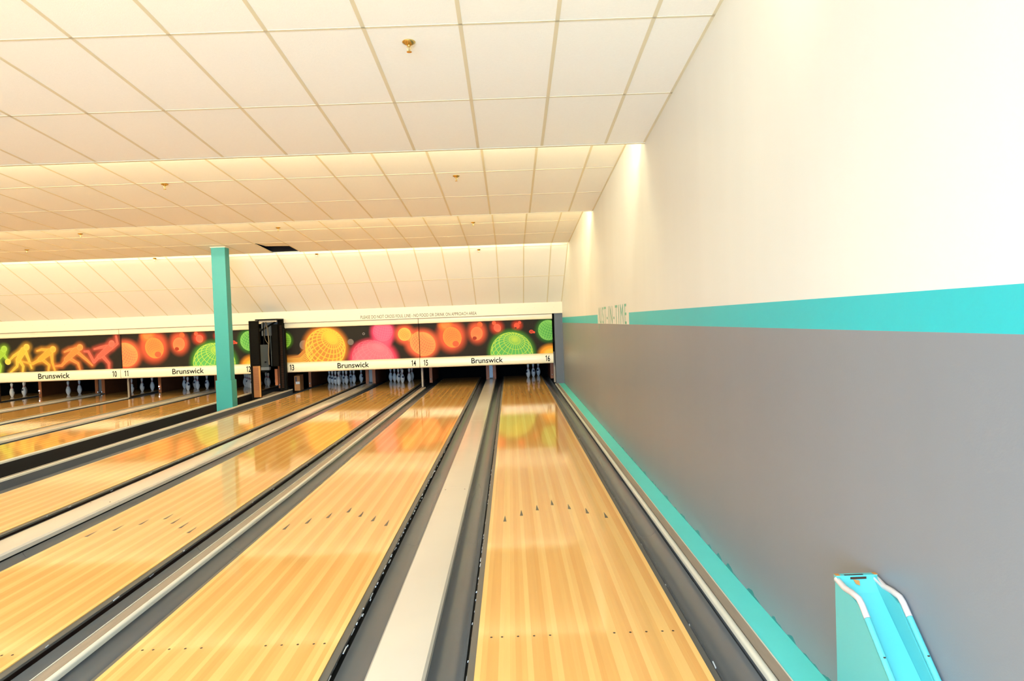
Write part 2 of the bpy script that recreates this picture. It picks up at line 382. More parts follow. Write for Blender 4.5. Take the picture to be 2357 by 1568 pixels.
# gutters: one on each side of each lane
def gutter(n, side):
    c = LC[n]; e = c+side*HW
    where = 'left' if side < 0 else 'right'
    t = thing('gutter', f'grey ball gutter along the {where} side of lane {NW[n]}', 'gutter', (e, 0, 0), 'ball gutters beside the lanes')
    X = lambda s: side*s
    led = [(X(.001), -.006), (X(.030), -.010), (X(.035), -.012), (X(.035), -.026), (X(.001), -.026)]
    obj('edge_strip', MB().prism(led if side > 0 else led[::-1], .002, LY1), M['gutter_edge'], t)
    obj('gap_channel', MB().box(min(X(.001), X(.060)), max(X(.001), X(.060)), .002, LY1, -.12, -.075), M['gap'], t)
    prof = []
    for i in range(15):
        a = math.radians(-158+i*(140/14)); prof.append((.137+.092*math.cos(a)*1.0, -.008+.086*math.sin(a)))
    pr = [(X(x), z) for x, z in prof]
    low = [(X(.222), -.14), (X(.056), -.14)]
    poly = pr+low
    seams = [.002, 3.95, 8.6, 13.3, LY1]
    for y0, y1 in zip(seams[:-1], seams[1:]):
        obj('channel', MB().prism(poly if side < 0 else poly[::-1], y0+.002, y1-.002), M['gutter'], t, smooth=True)
    if (n, side) in ((15, 1), (16, -1), (14, 1), (16, 1), (13, 1)):
        rnd = random.Random(n*5+side); mb = MB(); y = 1.4
        dense = (n, side) in ((15, 1), (16, -1))
        while y < (16 if dense else 9):
            l = rnd.uniform(.01, .07) if rnd.random() < .5 else rnd.uniform(.006, .014)
            w_ = rnd.uniform(.003, .007); x = X(.030+rnd.uniform(0, .012)); z = -.014-rnd.uniform(0, .02)
            mb.hexa([(x, y, z), (x+w_, y+.002, z), (x+w_+.002, y+l, z+.004), (x+.002, y+l, z+.004), (x, y, z+.004), (x+w_, y+.002, z+.005), (x+w_+.002, y+l, z+.008), (x+.002, y+l, z+.008)])
            y += rnd.uniform(.03, .16) if dense else rnd.uniform(.25, .8)
        obj('sealant_bits', mb, M['bit'], t)['kind'] = 'stuff'
    return t
for n in LC:
    for side in (-1, 1): gutter(n, side)

# ball return covers between odd and even lanes
for (l, r_) in ((15, 16), (13, 14), (11, 12), (9, 10)):
    xc = (LC[l]+LC[r_])/2; hw = .137
    t = thing('ball_return_cover', f'long cream ball return cover between lanes {NW[l]} and {NW[r_]}', 'cover', (xc, 0, 0), 'ball return covers between lane pairs')
    prof = [(-hw, -.020), (hw, -.020), (hw, .010), (hw-.012, .024), (hw-.05, .030), (-hw+.05, .030), (-hw+.012, .024), (-hw, .010)]
    ys = [0, 5.3, 9.9, 14.4, 18.05]
    for y0, y1 in zip(ys[:-1], ys[1:]):
        obj('cover_panel', MB().prism(prof, y0+.002, y1-.002), M['cover'], t, smooth=True)
    obj('cover_base', MB().box(-.105, .105, .002, 18.26, -.2, -.021), M['gap'], t)
    obj('end_plate', MB().prism([(-hw, -.02), (hw, -.02), (hw, .016), (-hw, .016)], 18.052, 18.26), M['cap'], t)
    sc = MB()
    for y in ys[1:-1]:
        for x in (-.1, .1): sc.lathe([(0, .0325), (.006, .0325), (.008, .029)], 8, (x*.9, y-.08, -.002))
    obj('screw', sc, M['rust'], t)

# narrow division capping between lane pairs
def division(xa, xb, lip_left, z, label, body='gutter', capm='cap', yend=16.6, bw=None):
    """xa..xb across; rounded metal lip on the left or the right, board beside it, body below"""
    t = thing('division_capping', label, 'capping', (0, 0, 0), 'division cappings')
    w_ = xb-xa; lw = min(w_*.42, .034)
    l0, l1 = (xa, xa+lw) if lip_left else (xb-lw, xb)
    c0, c1 = (xa+lw+.003, xb) if lip_left else (xa, xb-lw-.003)
    lp = []
    for i in range(9):
        a = math.pi*i/8; lp.append(((l0+l1)/2+lw/2*math.cos(a), z-.004+.012*math.sin(a)))
    lp += [(l0, z-.022), (l1, z-.022)]
    obj('lip_rail', MB().prism(lp[::-1], 0, yend), M['lip'], t, smooth=True)
    b0, b1 = (xa+.002, xb-.002) if bw is None else ((xa+xb)/2-bw, (xa+xb)/2+bw)
    obj('body', MB().box(b0, b1, .001, yend, -.2, z-.0225), M[body], t)
    ys = [0, 4.4, 9.0, 13.2, yend]
    for y0, y1 in zip(ys[:-1], ys[1:]):
        obj('cap_board', MB().box(c0, c1, y0+.001, y1-.001, z-.022, z), M[capm], t)
    e0, e1 = (c1-.005, c1) if lip_left else (c0, c0+.005)
    obj('edge_bead', MB().box(e0, e1, 0, yend, z, z+.003), M['lip'], t)
division(.762, .856, True, .0, 'worn metal and board capping between lane sixteen gutter and teal ledge', yend=16.35)
xm = (LC[14]+LC[15])/2; division(xm-.052, xm+.052, False, .0, 'narrow worn capping rail between lanes fourteen and fifteen', bw=.03)
xm = (LC[10]+LC[11])/2; division(xm-.04, xm+.04, False, .01, 'narrow capping rail between lanes ten and eleven', bw=.02)
xm = (LC[8]+LC[9])/2; division(xm-.04, xm+.04, False, .01, 'narrow capping rail between lanes eight and nine', bw=.02)
division(LC[13]-HW-.235-.075, LC[13]-HW-.235, False, .075, 'raised metal-lipped rail between lane thirteen gutter and the dark aisle', capm='aisle')
division(LC[12]+HW+.235, LC[12]+HW+.235+.07, False, .066, 'raised metal-lipped rail between lane twelve and the dark aisle', body='gap', capm='lip')  # black body paints in the shade on the rail's aisle side
# sunken aisle between lanes 12 and 13
xa, xb = LC[12]+HW+.306, LC[13]-HW-.321
struct(obj('floor', MB().box(xa, xb, 0, 16.9, -.2, -.13), M['machine_dark']))
t = thing('aisle_board', 'long dark brown board lying in the aisle beside lane thirteen rail', 'board', (0, 0, 0))
obj('plank', MB().box(xb-.24, xb-.012, .02, 15.6, -.13, -.01), M['aisle'], t)
obj('edge_strip', MB().box(xb-.256, xb-.241, .02, 15.6, -.13, .006), M['cap'], t)

# ---------------------------------------------------------------- pin decks, kickbacks, pit
struct(obj('wall_pit_curtain', MB().box(XL, XR, 20.1, 20.2, -.2, 2.0), M['pit']))
struct(obj('pit_light_blocker', MB().box(XL, XR, 16.75, 20.1, .98, 1.02), M['pit']))  # unseen slab added above the pins to block light
def kick(x0, x1, label, grey=None, y0=18.3):
    t = thing('kickback', label, 'divider', ((x0+x1)/2, y0, 0), 'kickback partitions by the pin decks')
    hw = (x1-x0)/2
    if grey:
        for s in (-1, 1):
            xa_, xb_ = sorted((s*hw, s*(hw-.085)))
            obj('kickback_board', MB().box(xa_, xb_, 0, 1.7, -.03, .97), M['brown_side'], t)
            obj('front_edge', MB().box(xa_, xb_, -.012, -.001, -.03, .97), M['brown'], t)
            f = MB()
            f.lathe([(0, .0), (.014, 0), (.014, .03), (0, .03)], 8, (s*(hw-.045)*.6, -.03, .03)); obj('bolt', f, M['steel'], t)
        obj('channel', MB().box(-hw+.088, hw-.088, .02, .06, .03, .97), M['greymetal'], t)
        obj('foot', MB().box(-hw+.088, hw-.088, -.03, .06, .01, .05), M['machine'], t)
    else:
        obj('kickback_board', MB().box(-hw, hw, 0, 1.7, -.03, .97), M['brown_side'], t)
        obj('front_edge', MB().box(-hw, hw, -.012, -.001, -.03, .97), M['brown'], t)
        obj('bolt', MB().lathe([(0, .0), (.014, 0), (.014, .03), (0, .03)], 8, (0, -.03, .06)), M['steel'], t)
for (l, r_) in ((15, 16), (13, 14), (11, 12), (9, 10)):
    xc = (LC[l]+LC[r_])/2; kick(xc-.135, xc+.135, f'brown kickback pair with grey channel between lanes {NW[l]} and {NW[r_]}', grey=True)
for (l, r_) in ((14, 15), (10, 11), (8, 9)):
    xc = (LC[l]+LC[r_])/2; kick(xc-.04, xc+.04, f'single brown kickback partition between pin decks {NW[l]} and {NW[r_]}')
glow = bpy.data.materials.new('bead_glow'); glow.use_nodes = True; gb = glow.node_tree.nodes['Principled BSDF']
gb.inputs['Emission Color'].default_value = (1, 1, 1, 1); gb.inputs['Emission Strength'].default_value = 6
for o in [o for o in COL.objects if o.name.startswith('kickback') and o.type == 'EMPTY' and 'single' in o.get('label', '')][1:]:
    obj('glow_bead', MB().lathe([(0, -.013), (.011, -.008), (.013, 0), (.011, .008), (0, .013)], 10, (-.02, -.026, .14)), glow, o)  # glow put into a bead for the bright dot of a shining bolt
kick(.765, .85, 'brown kickback partition beside the grey pilaster at lane sixteen')
kick(LC[13]-HW-.235-.07, LC[13]-HW-.235, 'brown kickback partition left of lane thirteen beside the carton')
kick(LC[12]+HW+.235, LC[12]+HW+.235+.07, 'brown kickback partition right of lane twelve behind the open cabinet')
# mask posts at the ends of the masking units
for x, lab in ((-2.585, 'thin brown post under the masks between lanes fourteen and fifteen'), (-10.07, 'thin brown post under the masks between lanes ten and eleven'),
               (-13.40, 'thin brown post under the mask left of lane nine'), (.79, 'thin dark post between lane sixteen opening and grey pilaster')):
    t = thing('mask_post', lab, 'post', (x, 16.75, 0), 'mask support posts')
    obj('post', MB().box(-.028, .028, -.03, .03, .0, .78), M['brown_dark'], t); obj('front_edge', MB().box(-.028, .012, -.036, -.031, .0, .78), M['cap'], t)
struct(obj('trim_4', MB().box(.80, XR, 16.36, 16.75, 0, 1.752), M['pilaster']))

# ---------------------------------------------------------------- pins
PPROF = [(.0, .0), (.0255, 0), (.0285, .006), (.036, .019), (.0497, .057), (.0578, .086), (.0605, .114), (.0575, .149), (.0473, .184), (.0353, .219), (.0268, .238), (.0235, .254), (.0228, .268), (.0242, .286), (.0277, .309), (.0318, .335), (.0324, .346), (.0300, .360), (.0215, .374), (.010, .380), (0, .381)]
def rad(z):
    for (r0, z0), (r1, z1) in zip(PPROF[:-1], PPROF[1:]):
        if z0 <= z <= z1 and z1 > z0: return r0+(r1-r0)*(z-z0)/(z1-z0)
    return .02
mb = MB().lathe(PPROF, 20); mb.smooth = True; pin_me = mb.mesh('pin_body', M['pin'])
def ring(z0, z1): return [(rad(z0+(z1-z0)*i/3)+.0008, z0+(z1-z0)*i/3) for i in range(4)]
mb = MB().lathe(ring(.236, .250), 20); mb.smooth = True; ring1_me = mb.mesh('neck_stripe', M['pin_red'])
mb = MB().lathe(ring(.262, .276), 20); mb.smooth = True; ring2_me = mb.mesh('neck_stripe', M['pin_red'])
em = MB()                                       # dark crown-like emblem wrapped on the belly
for k in range(5):
    a = math.radians(-24+12*k); em.lathe(ring(.150, .150+(.045 if k % 2 == 0 else .03)), 2, (0, 0, 0), a-.1, a+.1)
em.lathe(ring(.140, .152), 6, (0, 0, 0), math.radians(-30), math.radians(30)); emb_me = em.mesh('emblem', M['pin_navy'])
hh = .3048; SPOT = {}; k = 1
for r in range(4):
    for i in range(r+1): SPOT[k] = ((i-r/2)*hh, r*hh*math.sqrt(3)/2); k += 1
POSN = {1: 'head pin', 2: 'left pin of the second row', 3: 'right pin of the second row', 4: 'left pin of the third row', 5: 'middle pin of the third row', 6: 'right pin of the third row',
        7: 'leftmost pin of the back row', 8: 'second pin of the back row', 9: 'third pin of the back row', 10: 'rightmost pin of the back row'}
RACK = {16: (3, 6, 10), 14: (1, 2, 3, 4, 7, 8, 9), 13: tuple(range(1, 11)), 12: tuple(range(1, 11)), 11: (1, 3, 6, 7, 8), 10: (1, 3, 6), 9: (1, 3), 8: (1, 3, 5)}
rnd = random.Random(3)
for n, ps in RACK.items():
    for p_ in ps:
        lab = f'white bowling pin with red neck stripes, {POSN[p_]} on lane {NW[n]}'
        if n == 16: lab = {3: 'white bowling pin with red neck stripes, nearest of the three left standing on lane sixteen', 6: 'white bowling pin with red neck stripes, middle of the three left standing on lane sixteen', 10: 'white bowling pin with red neck stripes, rear right of three left standing on lane sixteen'}[p_]
        t = thing('bowling_pin', lab, 'bowling pin', (LC[n]+SPOT[p_][0], 18.288+SPOT[p_][1], 0), 'bowling pins on the decks')
        t.rotation_euler.z = rnd.uniform(-3.4, .4)
        pb = link('pin_body', pin_me, t); link('neck_stripe', ring1_me, pb); link('neck_stripe', ring2_me, pb); link('emblem', emb_me, pb)

# ---------------------------------------------------------------- masking units with printed panels
MY = 16.45; MZ = [.505, .757, 1.612, 1.752]
def lin(c): c = np.asarray(c, float)/255; return np.where(c <= .04045, c/12.92, ((c+.055)/1.055)**2.4)
NX, NY = 640, 164
class Art:
    def __init__(s, x0, x1, ytl, ytr, h, S):
        """crop frame: left and right edge x, y of the top edge at both ends, panel height"""
        gx, gy = np.meshgrid(np.linspace(0, 1, NX+1), np.linspace(0, 1, NY+1))
        s.X = x0+gx*(x1-x0); s.Y = ytl+(ytr-ytl)*gx+(1-gy)*h; s.S = S
        s.img = np.zeros((NY+1, NX+1, 3))+lin((34, 27, 18))
        rg = np.random.RandomState(4); s.img *= (1+.10*rg.rand(NY+1, NX+1, 1))
    def over(s, mask, col): s.img = s.img*(1-mask[..., None])+lin(col)*mask[..., None]
    def ell(s, c, rx, ry, rot=0):
        a = math.radians(rot); dx, dy = s.X-c[0], s.Y-c[1]
        return np.hypot((dx*math.cos(a)+dy*math.sin(a))/rx, (-dx*math.sin(a)+dy*math.cos(a))/ry), (dx*math.cos(a)+dy*math.sin(a))/rx, (-dx*math.sin(a)+dy*math.cos(a))/ry
    def glow(s, c, rx, ry, col, ext=.45, k=1., rot=0):
        d, _, _ = s.ell(c, rx, ry, rot); s.over(np.clip(1-(d-.95)/ext, 0, 1)**1.6*k, col)
    def disc(s, c, rx, ry, col, k=1., rot=0, soft=.04):
        d, _, _ = s.ell(c, rx, ry, rot); s.over(np.clip((1-d)/soft, 0, 1)*k, col)
    def wires(s, c, rx, ry, col, n=7, rot=20, tilt=.5, k=.8, wpx=1.0, rim=True):
        """latitude and longitude lines of a sphere whose pole leans towards the viewer"""
        d, px, py = s.ell(c, rx, ry, rot); ins = d < 1
        pz = np.sqrt(np.clip(1-px*px-py*py, 0, 1))
        ct, st_ = math.cos(tilt), math.sin(tilt)
        ay = py*ct-pz*st_; az = py*st_+pz*ct
        lat = np.arcsin(np.clip(-ay, -1, 1)); lon = np.arctan2(px, az)
        pix = s.S/rx*wpx*.62
        def ln(v, step, w_): f = np.abs((v/step+.5) % 1-.5)*step; return np.clip(1-f/w_+.3, 0, 1)
        cl = np.clip(np.cos(lat), .08, 1); fz = np.clip(pz, .25, 1)
        m_ = np.maximum(ln(lat, math.pi/(2*n), pix/fz), ln(lon, math.pi/(2*n), pix/fz/cl))
        if rim: m_ = np.maximum(m_, np.clip(1-np.abs(d-.985)/(pix*1.2), 0, 1))
        s.over(np.where(ins, m_, 0)*k, col)
    def seg(s, pts, w0, w1, col, glowc=None, g=0, k=1., hatch=False):
        best = np.full(s.X.shape, 1e9); n = len(pts)-1
        for i in range(n):
            (ax, ay), (bx, by) = pts[i], pts[i+1]; vx, vy = bx-ax, by-ay
            t = np.clip(((s.X-ax)*vx+(s.Y-ay)*vy)/(vx*vx+vy*vy), 0, 1)
            w_ = w0+(w1-w0)*(i+t)/n
            best = np.minimum(best, np.hypot(s.X-ax-t*vx, s.Y-ay-t*vy)-w_)
        if g: s.over(np.clip(1-best/g, 0, 1)**1.8*.75, glowc)
        else:
            m_ = np.clip(-best/4, 0, 1)*k
            s.over(m_, col)
            s.over(np.clip(1-np.abs(best+2)/4, 0, 1)*.55, tuple(min(255, c+35) for c in col))
            if hatch: s.over(m_*((np.sin(s.X*.9+s.Y*.5) > .2)*.25), tuple(min(255, c+40) for c in col))
def art_A():
    a = Art(105, 1945, 395, 340, 477, 6.03)
    RO = (214, 84, 52)
    a.glow((150, 680), 180, 170, (226, 98, 60), .55); a.glow((545, 570), 150, 165, RO, .75); a.glow((470, 400), 70, 70, (250, 120, 50), 1.0, .9)
    a.glow((905, 520), 90, 110, RO, .95, .9); a.glow((1180, 450), 60, 60, (200, 60, 36), 1.2, .8); a.glow((1460, 425), 48, 44, (190, 54, 32), 1.2, .8)
    a.disc((150, 680), 176, 166, (240, 118, 76)); a.wires((150, 680), 176, 166, (250, 158, 84), 7, 35, .5, .7)
    a.disc((470, 405), 58, 60, (240, 128, 64)); a.disc((515, 455), 42, 46, (240, 118, 64), soft=.4)
    a.disc((557, 588), 128, 146, (226, 102, 60), rot=-14); a.wires((557, 588), 128, 146, (255, 150, 66), 8, -14, -.9, .75); a.disc((603, 678), 50, 46, (245, 140, 74)); a.disc((603, 678), 46, 42, (206, 88, 54))
    a.disc((898, 537), 82, 96, (222, 98, 62), rot=14); a.wires((898, 537), 82, 96, (255, 140, 80), 7, 14, -.9, .7, .8); a.disc((946, 411), 37, 38, (250, 96, 50)); a.disc((868, 602), 30, 26, (150, 50, 30))
    a.disc((1187, 460), 50, 57, (232, 84, 60), rot=-20); a.disc((1142, 390), 28, 28, (240, 90, 60)); a.wires((1187, 460), 50, 57, (250, 120, 90), 5, -20, -.8, .5, .7)
    a.disc((1457, 430), 40, 40, (226, 82, 56)); a.disc((1497, 386), 22, 22, (226, 82, 56)); a.disc((1440, 462), 15, 12, (70, 36, 24))
    a.disc((1655, 515), 31, 26, (224, 78, 52)); a.disc((1692, 524), 16, 15, (224, 78, 52)); a.disc((1655, 515), 24, 19, (170, 60, 44))
    a.glow((1375, 815), 300, 300, (66, 136, 48), .28, .95); a.disc((1375, 815), 295, 295, (88, 164, 84)); a.wires((1375, 815), 295, 295, (184, 206, 74), 6, 14, .85, .9, 1.05)
    a.glow((1890, 495), 145, 145, (48, 112, 40), .5, .9); a.disc((1890, 495), 140, 142, (84, 158, 74)); a.wires((1890, 495), 140, 142, (140, 200, 96), 6, 20, .4, .8)
    a.glow((1920, 850), 150, 130, (240, 150, 40), .5); a.disc((1920, 850), 130, 110, (255, 186, 70), soft=.3)
    return a.img
def art_B():
    a = Art(130, 2130, 487, 433, 516, 6.533)
    YE = (255, 190, 50)
    a.glow((95, 665), 110, 115, (70, 120, 20), .5, .9); a.disc((95, 665), 108, 118, (96, 150, 40)); a.wires((95, 665), 108, 118, (150, 210, 70), 6, 20, .3, .8)
    a.disc((395, 738), 68, 72, (104, 92, 82)); a.wires((395, 738), 68, 72, (140, 130, 120), 6, 0, .2, .35)
    a.glow((715, 785), 315, 315, (206, 120, 40), .30, .95); a.glow((300, 960), 260, 50, (210, 130, 50), .9, .7)
    a.seg([(120, 985), (330, 960), (430, 900), (560, 880)], 48, 120, (190, 118, 50))
    a.disc((715, 790), 303, 305, (196, 124, 52)); a.disc((790, 600), 170, 120, (250, 180, 56), soft=.7, rot=30)
    a.wires((715, 790), 303, 305, (252, 184, 66), 6, 38, .95, .95, 1.9)
    for k in range(6): a.seg([(130, 940+14*k), (330, 935+16*k), (420, 860+30*k), (520, 700+46*k)], 3, 5, (246, 172, 62))
    a.disc((1100, 700), 47, 48, (112, 98, 90)); a.disc((1300, 577), 19, 19, (150, 140, 134)); a.disc((1300, 577), 14, 14, (64, 54, 48))
    PK = (232, 84, 112)
    a.glow((1430, 960), 335, 275, (225, 60, 90), .32); a.glow((1590, 560), 150, 170, (225, 60, 100), .55)
    a.disc((1585, 690), 150, 150, PK, soft=.6); a.disc((1430, 960), 325, 280, (238, 106, 122), soft=.2); a.wires((1430, 960), 325, 280, (250, 140, 152), 6, 25, .8, .35)
    a.disc((1590, 545), 148, 150, (236, 92, 124), soft=.3); a.wires((1590, 545), 148, 150, (246, 126, 150), 6, 15, .3, .35)
    a.glow((1915, 590), 110, 110, (214, 88, 56), .85); a.glow((2180, 730), 215, 190, (220, 90, 58), .5)
    a.disc((1915, 590), 98, 100, (238, 138, 64)); a.disc((2005, 640), 86, 74, (238, 130, 68), soft=.3, rot=30); a.disc((2190, 730), 203, 176, (240, 120, 76))
    a.wires((1915, 590), 98, 100, (255, 186, 90), 6, 30, .3, .7); a.wires((2190, 730), 203, 176, (255, 166, 90), 7, 35, .6, .7)
    return a.img
def art_C():
    a = Art(-150, 1310, 468, 421, 372, 4.714)
    FIG = [((140, 176, 50), (-130, 580, [(-150, 610), (-190, 690)], [[(-140, 620), (-80, 690), (-60, 780)], [(-190, 700), (-150, 760), (-160, 840)]])),
        ((146, 180, 52), (28, 575, [(10, 610), (-60, 690)], [[(10, 620), (40, 670), (62, 700)], [(-60, 690), (-20, 760), (-30, 840)], [(-60, 690), (-110, 770), (-130, 830)]])),
        ((226, 166, 56), (275, 556, [(240, 590), (175, 695)], [[(215, 600), (130, 650), (75, 705)], [(262, 610), (290, 690), (318, 785)], [(170, 700), (160, 765), (85, 832)], [(190, 700), (228, 765), (216, 840)]])),
        ((226, 148, 48), (563, 580, [(525, 605), (415, 690)], [[(510, 592), (440, 582), (388, 598)], [(545, 620), (548, 720), (572, 812)], [(420, 690), (330, 738), (215, 712)], [(440, 690), (512, 752), (500, 820)]])),
        ((232, 122, 54), (860, 560, [(820, 590), (705, 690)], [[(800, 582), (745, 586), (688, 610)], [(840, 620), (930, 700), (985, 755)], [(715, 690), (650, 758), (570, 765)], [(755, 690), (830, 735), (850, 808)]])),
        ((216, 86, 66), (1210, 520, [(1185, 562), (1070, 660)], [[(1150, 552), (1085, 562), (1018, 580)], [(1215, 560), (1272, 520), (1262, 436)], [(1060, 665), (1005, 722), (950, 605), (905, 605)], [(1110, 665), (1168, 735), (1168, 795)]]))]
    for g in (1, 0):
        for col, (hx, hy, tor, limbs) in FIG:
            gc = tuple(int(c*.85) for c in col)
            if g:
                a.glow((hx, hy), 36, 36, gc, 1.4, .6)
                a.seg(tor, 30, 26, col, gc, 55)
                for l in limbs: a.seg(l, 18, 9, col, gc, 48)
            else:
                for l in limbs: a.seg(l, 19, 8, col, hatch=True)
                a.seg(tor, 36, 27, col, hatch=True); a.disc((hx, hy), 33, 36, col); a.wires((hx, hy), 33, 36, tuple(min(255, c+40) for c in col), 4, 20, .3, .5, .7)
    a.disc((62, 715), 32, 33, (236, 180, 56)); a.wires((62, 715), 32, 33, (255, 215, 100), 3, 0, .3, .6, .8)
    return a.img
def number(s_, parent, xc, y, z, h=.145, w1=.058):
    """condensed figures: a flagged 1 drawn as an outline, other digits from the font"""
    mb = MB(); x = xc-len(s_)*w1/2
    for ch in s_:
        if ch == '1':
            st = .017; r = x+w1*.68
            mb.poly([(r-st, y, z), (r, y, z), (r, y, z+h), (r-st*.8, y, z+h), (r-st*1.5, y, z+h*.86), (r-st*2.2, y, z+h*.83), (r-st*2.2, y, z+h*.72), (r-st, y, z+h*.75)])
        else:
            vs, fs = text_mb(ch, h, .62, bold=.02); b = len(mb.v)
            mb.v += [(x+w1/2+px, y, z+py) for px, py in vs]; mb.f += [tuple(b+i for i in f) for f in fs]
        x += w1
    return obj('number', mb, M['ink'], parent)
def masking_unit(x0, x1, img, ln, rn, label):
    t = thing('masking_unit', label, 'masking unit', (x0, MY, 0), 'masking units over the pin decks')
    w_ = x1-x0; g = .006
    # printed panel
    gx, gz = np.meshgrid(np.linspace(g, w_-g, NX+1), np.linspace(MZ[1], MZ[2], NY+1))
    co_ = np.stack([gx, np.full_like(gx, .03), gz], -1).reshape(-1, 3)
    idx = np.arange((NX+1)*(NY+1)).reshape(NY+1, NX+1)
    q = np.stack([idx[:-1, :-1], idx[:-1, 1:], idx[1:, 1:], idx[1:, :-1]], -1).reshape(-1, 4)
    me = bpy.data.meshes.new('printed_panel'); me.from_pydata(co_.tolist(), [], q.tolist()); me.materials.append(M['print'])
    ca = me.color_attributes.new('Print', 'FLOAT_COLOR', 'POINT')
    rgba = np.concatenate([img.reshape(-1, 3), np.ones(((NX+1)*(NY+1), 1))], 1).astype(np.float32)
    ca.data.foreach_set('color', rgba.ravel()); me.update()
    p = link('printed_panel', me, t); p['label'] = 'dark panel printed with glowing wireframe shapes'
    obj('panel_back', MB().box(g, w_-g, .031, .06, MZ[0]+.02, MZ[3]), M['backing'], t)
    # bottom rail, rounded
    pr = [(.10, MZ[1]), (.02, MZ[1]), (-.025, MZ[1]-.012), (-.055, MZ[1]-.035), (-.062, MZ[1]-.05), (-.062, MZ[0]+.045), (-.055, MZ[0]+.02), (-.035, MZ[0]+.005), (.0, MZ[0]), (.10, MZ[0])]
    br = obj('bottom_rail', MB().prism(pr[::-1], .004, w_-.004, 'x'), M['rail_cream'], t, smooth=True)
    pt = [(.10, MZ[3]-.002), (-.05, MZ[3]-.002), (-.055, MZ[3]-.02), (-.055, MZ[2]+.035), (-.035, MZ[2]+.008), (.0, MZ[2]), (.10, MZ[2])]
    obj('top_rail', MB().prism(pt[::-1], .004, w_-.004, 'x'), M['rail_cream'], t, smooth=True)
    zb = MZ[0]+.118
    vs, _ = text_mb('Brunswick', .138, bold=.014); bw = max(v[0] for v in vs)-min(v[0] for v in vs)
    lettering('lettering', 'Brunswick', .138, M['ink'], br, (w_/2, -.0635, zb-.048), (1, 0, 0), (0, 0, 1), xscale=.79/bw, bold=.014)
    for s_, xx in ((str(ln), .15), (str(rn), w_-.15)):
        number(s_, br, xx, -.0635, zb-.06)
    return t
iA, iB, iC = art_A(), art_B(), art_C()
masking_unit(-2.598, .752, iA, 15, 16, 'masking unit numbered fifteen and sixteen with green ball and orange pins')
masking_unit(-5.945, -2.602, iB, 13, 14, 'masking unit numbered thirteen and fourteen with yellow ball and pink pin')
masking_unit(-10.075, -6.73, iA, 11, 12, 'masking unit numbered eleven and twelve, partly behind the teal column')
masking_unit(-13.425, -10.080, iC, 9, 10, 'masking unit numbered ten with glowing bowler figures at the far left')

# ---------------------------------------------------------------- teal column in the aisle
CY = 12.75
xl, xr = at_y(491, 700, CY).x, at_y(523, 700, CY).x
zc = ZF[3](CY)
t = thing('support_column', 'tall square teal column standing in the aisle left of lane thirteen', 'column', ((xl+xr)/2, CY+.11, -.13))
cw = (xr-xl)/2
obj('shaft', MB().box(-cw, cw, -.11, .11, 0, zc+.13+.01), M['column'], t, bevel=.006)
obj('base_sleeve', MB().box(-cw-.022, cw+.022, -.132, .132, 0, at_y(510, 876, CY).z+.13), M['column'], t, bevel=.006)
obj('top_collar', MB().box(-cw-.012, cw+.012, -.122, .122, zc+.13-.010, zc+.13+.004), M['grid'], t)

# ---------------------------------------------------------------- open machine cabinet in the gap between masks 12 and 13
GY = 15.72
t = thing('machine_cabinet', 'open black machine cabinet with wires between the masks of lanes twelve and thirteen', 'cabinet', (0, 0, 0))
P = lambda u, v, y=GY: at_y(u, v, y)
xa0, xa1 = P(576, 820).x, P(597, 820).x; zt = P(580, 739).z
obj('left_door', MB().box(xa0, xa1, GY, GY+.07, -.05, zt), M['machine_dark'], t)
obj('door_edge', MB().box(xa0-.004, xa0+.02, GY-.008, GY, -.05, zt), M['black'], t)
o = obj('lower_panel', MB().box(xa0+.055, xa1-.03, GY-.012, GY-.001, -.02, P(590, 843).z), M['oak'], t); o['label'] = 'orange wooden lower panel'
zp = P(590, 843).z; sl = MB()
for k in range(22): sl.box(xa0+.06, xa1-.034, GY-.016, GY-.012, .16+k*(zp-.2)/22, .16+(k+.45)*(zp-.2)/22)
obj('panel_slats', sl, M['brown_side'], t)['kind'] = 'stuff'
obj('lower_panel_edge', MB().box(xa1-.028, xa1+.01, GY-.014, GY-.001, -.02, P(590, 843).z), M['chip'], t)
lv = MB()
for k in range(34): z = P(590, 843).z+.06+k*.025; lv.box(xa0+.03, xa1-.02, GY-.006, GY, z, z+.009)
obj('louvre_slats', lv, M['black'], t)['kind'] = 'stuff'
xb0, xb1 = P(643, 820, GY+.5).x, P(655, 820, GY+.5).x; zt2 = P(600, 735, GY+.02).z
obj('right_stile', MB().box(xb0, xb1, GY+.47, GY+.55, .085, zt2-.02), M['machine_dark'], t)
lv = MB()
for k in range(60): z = .15+k*.026; lv.box(xb0+.045, xb1-.03, GY+.463, GY+.47, z, z+.010)
obj('stile_teeth', lv, M['rust'], t)['kind'] = 'stuff'
obj('outer_strip', MB().box(xb1+.012, xb1+.04, GY+.42, GY+.55, .09, zt2-.25), M['black'], t)
obj('top_plate', MB().box(P(586, 735).x, xb1, GY+.02, GY+.55, zt2-.03, zt2), M['black'], t)
obj('top_bar', MB().box(P(592, 740).x, xb1-.02, GY+.06, GY+.10, zt2-.075, zt2-.032), M['cap'], t)
obj('inner_wall', MB().box(P(592, 740).x-.1, xb1-.1, GY+.56, GY+.6, 1.45, zt2-.08), M['pilaster'], t)
IY = GY+.45
def ibox(u0, v0, u1, v1, y, d=.05): a = P(u0, v0, y); b = P(u1, v1, y); return MB().box(a.x, b.x, y, y+d, b.z, a.z)
obj('gear_panel', ibox(599, 794, 619, 847, IY), M['machine'], t)
obj('gear_panel_foot', ibox(600, 846, 620, 852, IY-.03, .1), M['greymetal'], t)
obj('inner_frame', ibox(594, 766, 602, 850, IY+.1), M['machine_dark'], t)
obj('motor_box', ibox(624, 747, 642, 843, IY-.1, .3), M['machine_dark'], t)
obj('motor_box_edge', ibox(622, 750, 625, 843, IY-.12, .02), M['machine'], t)
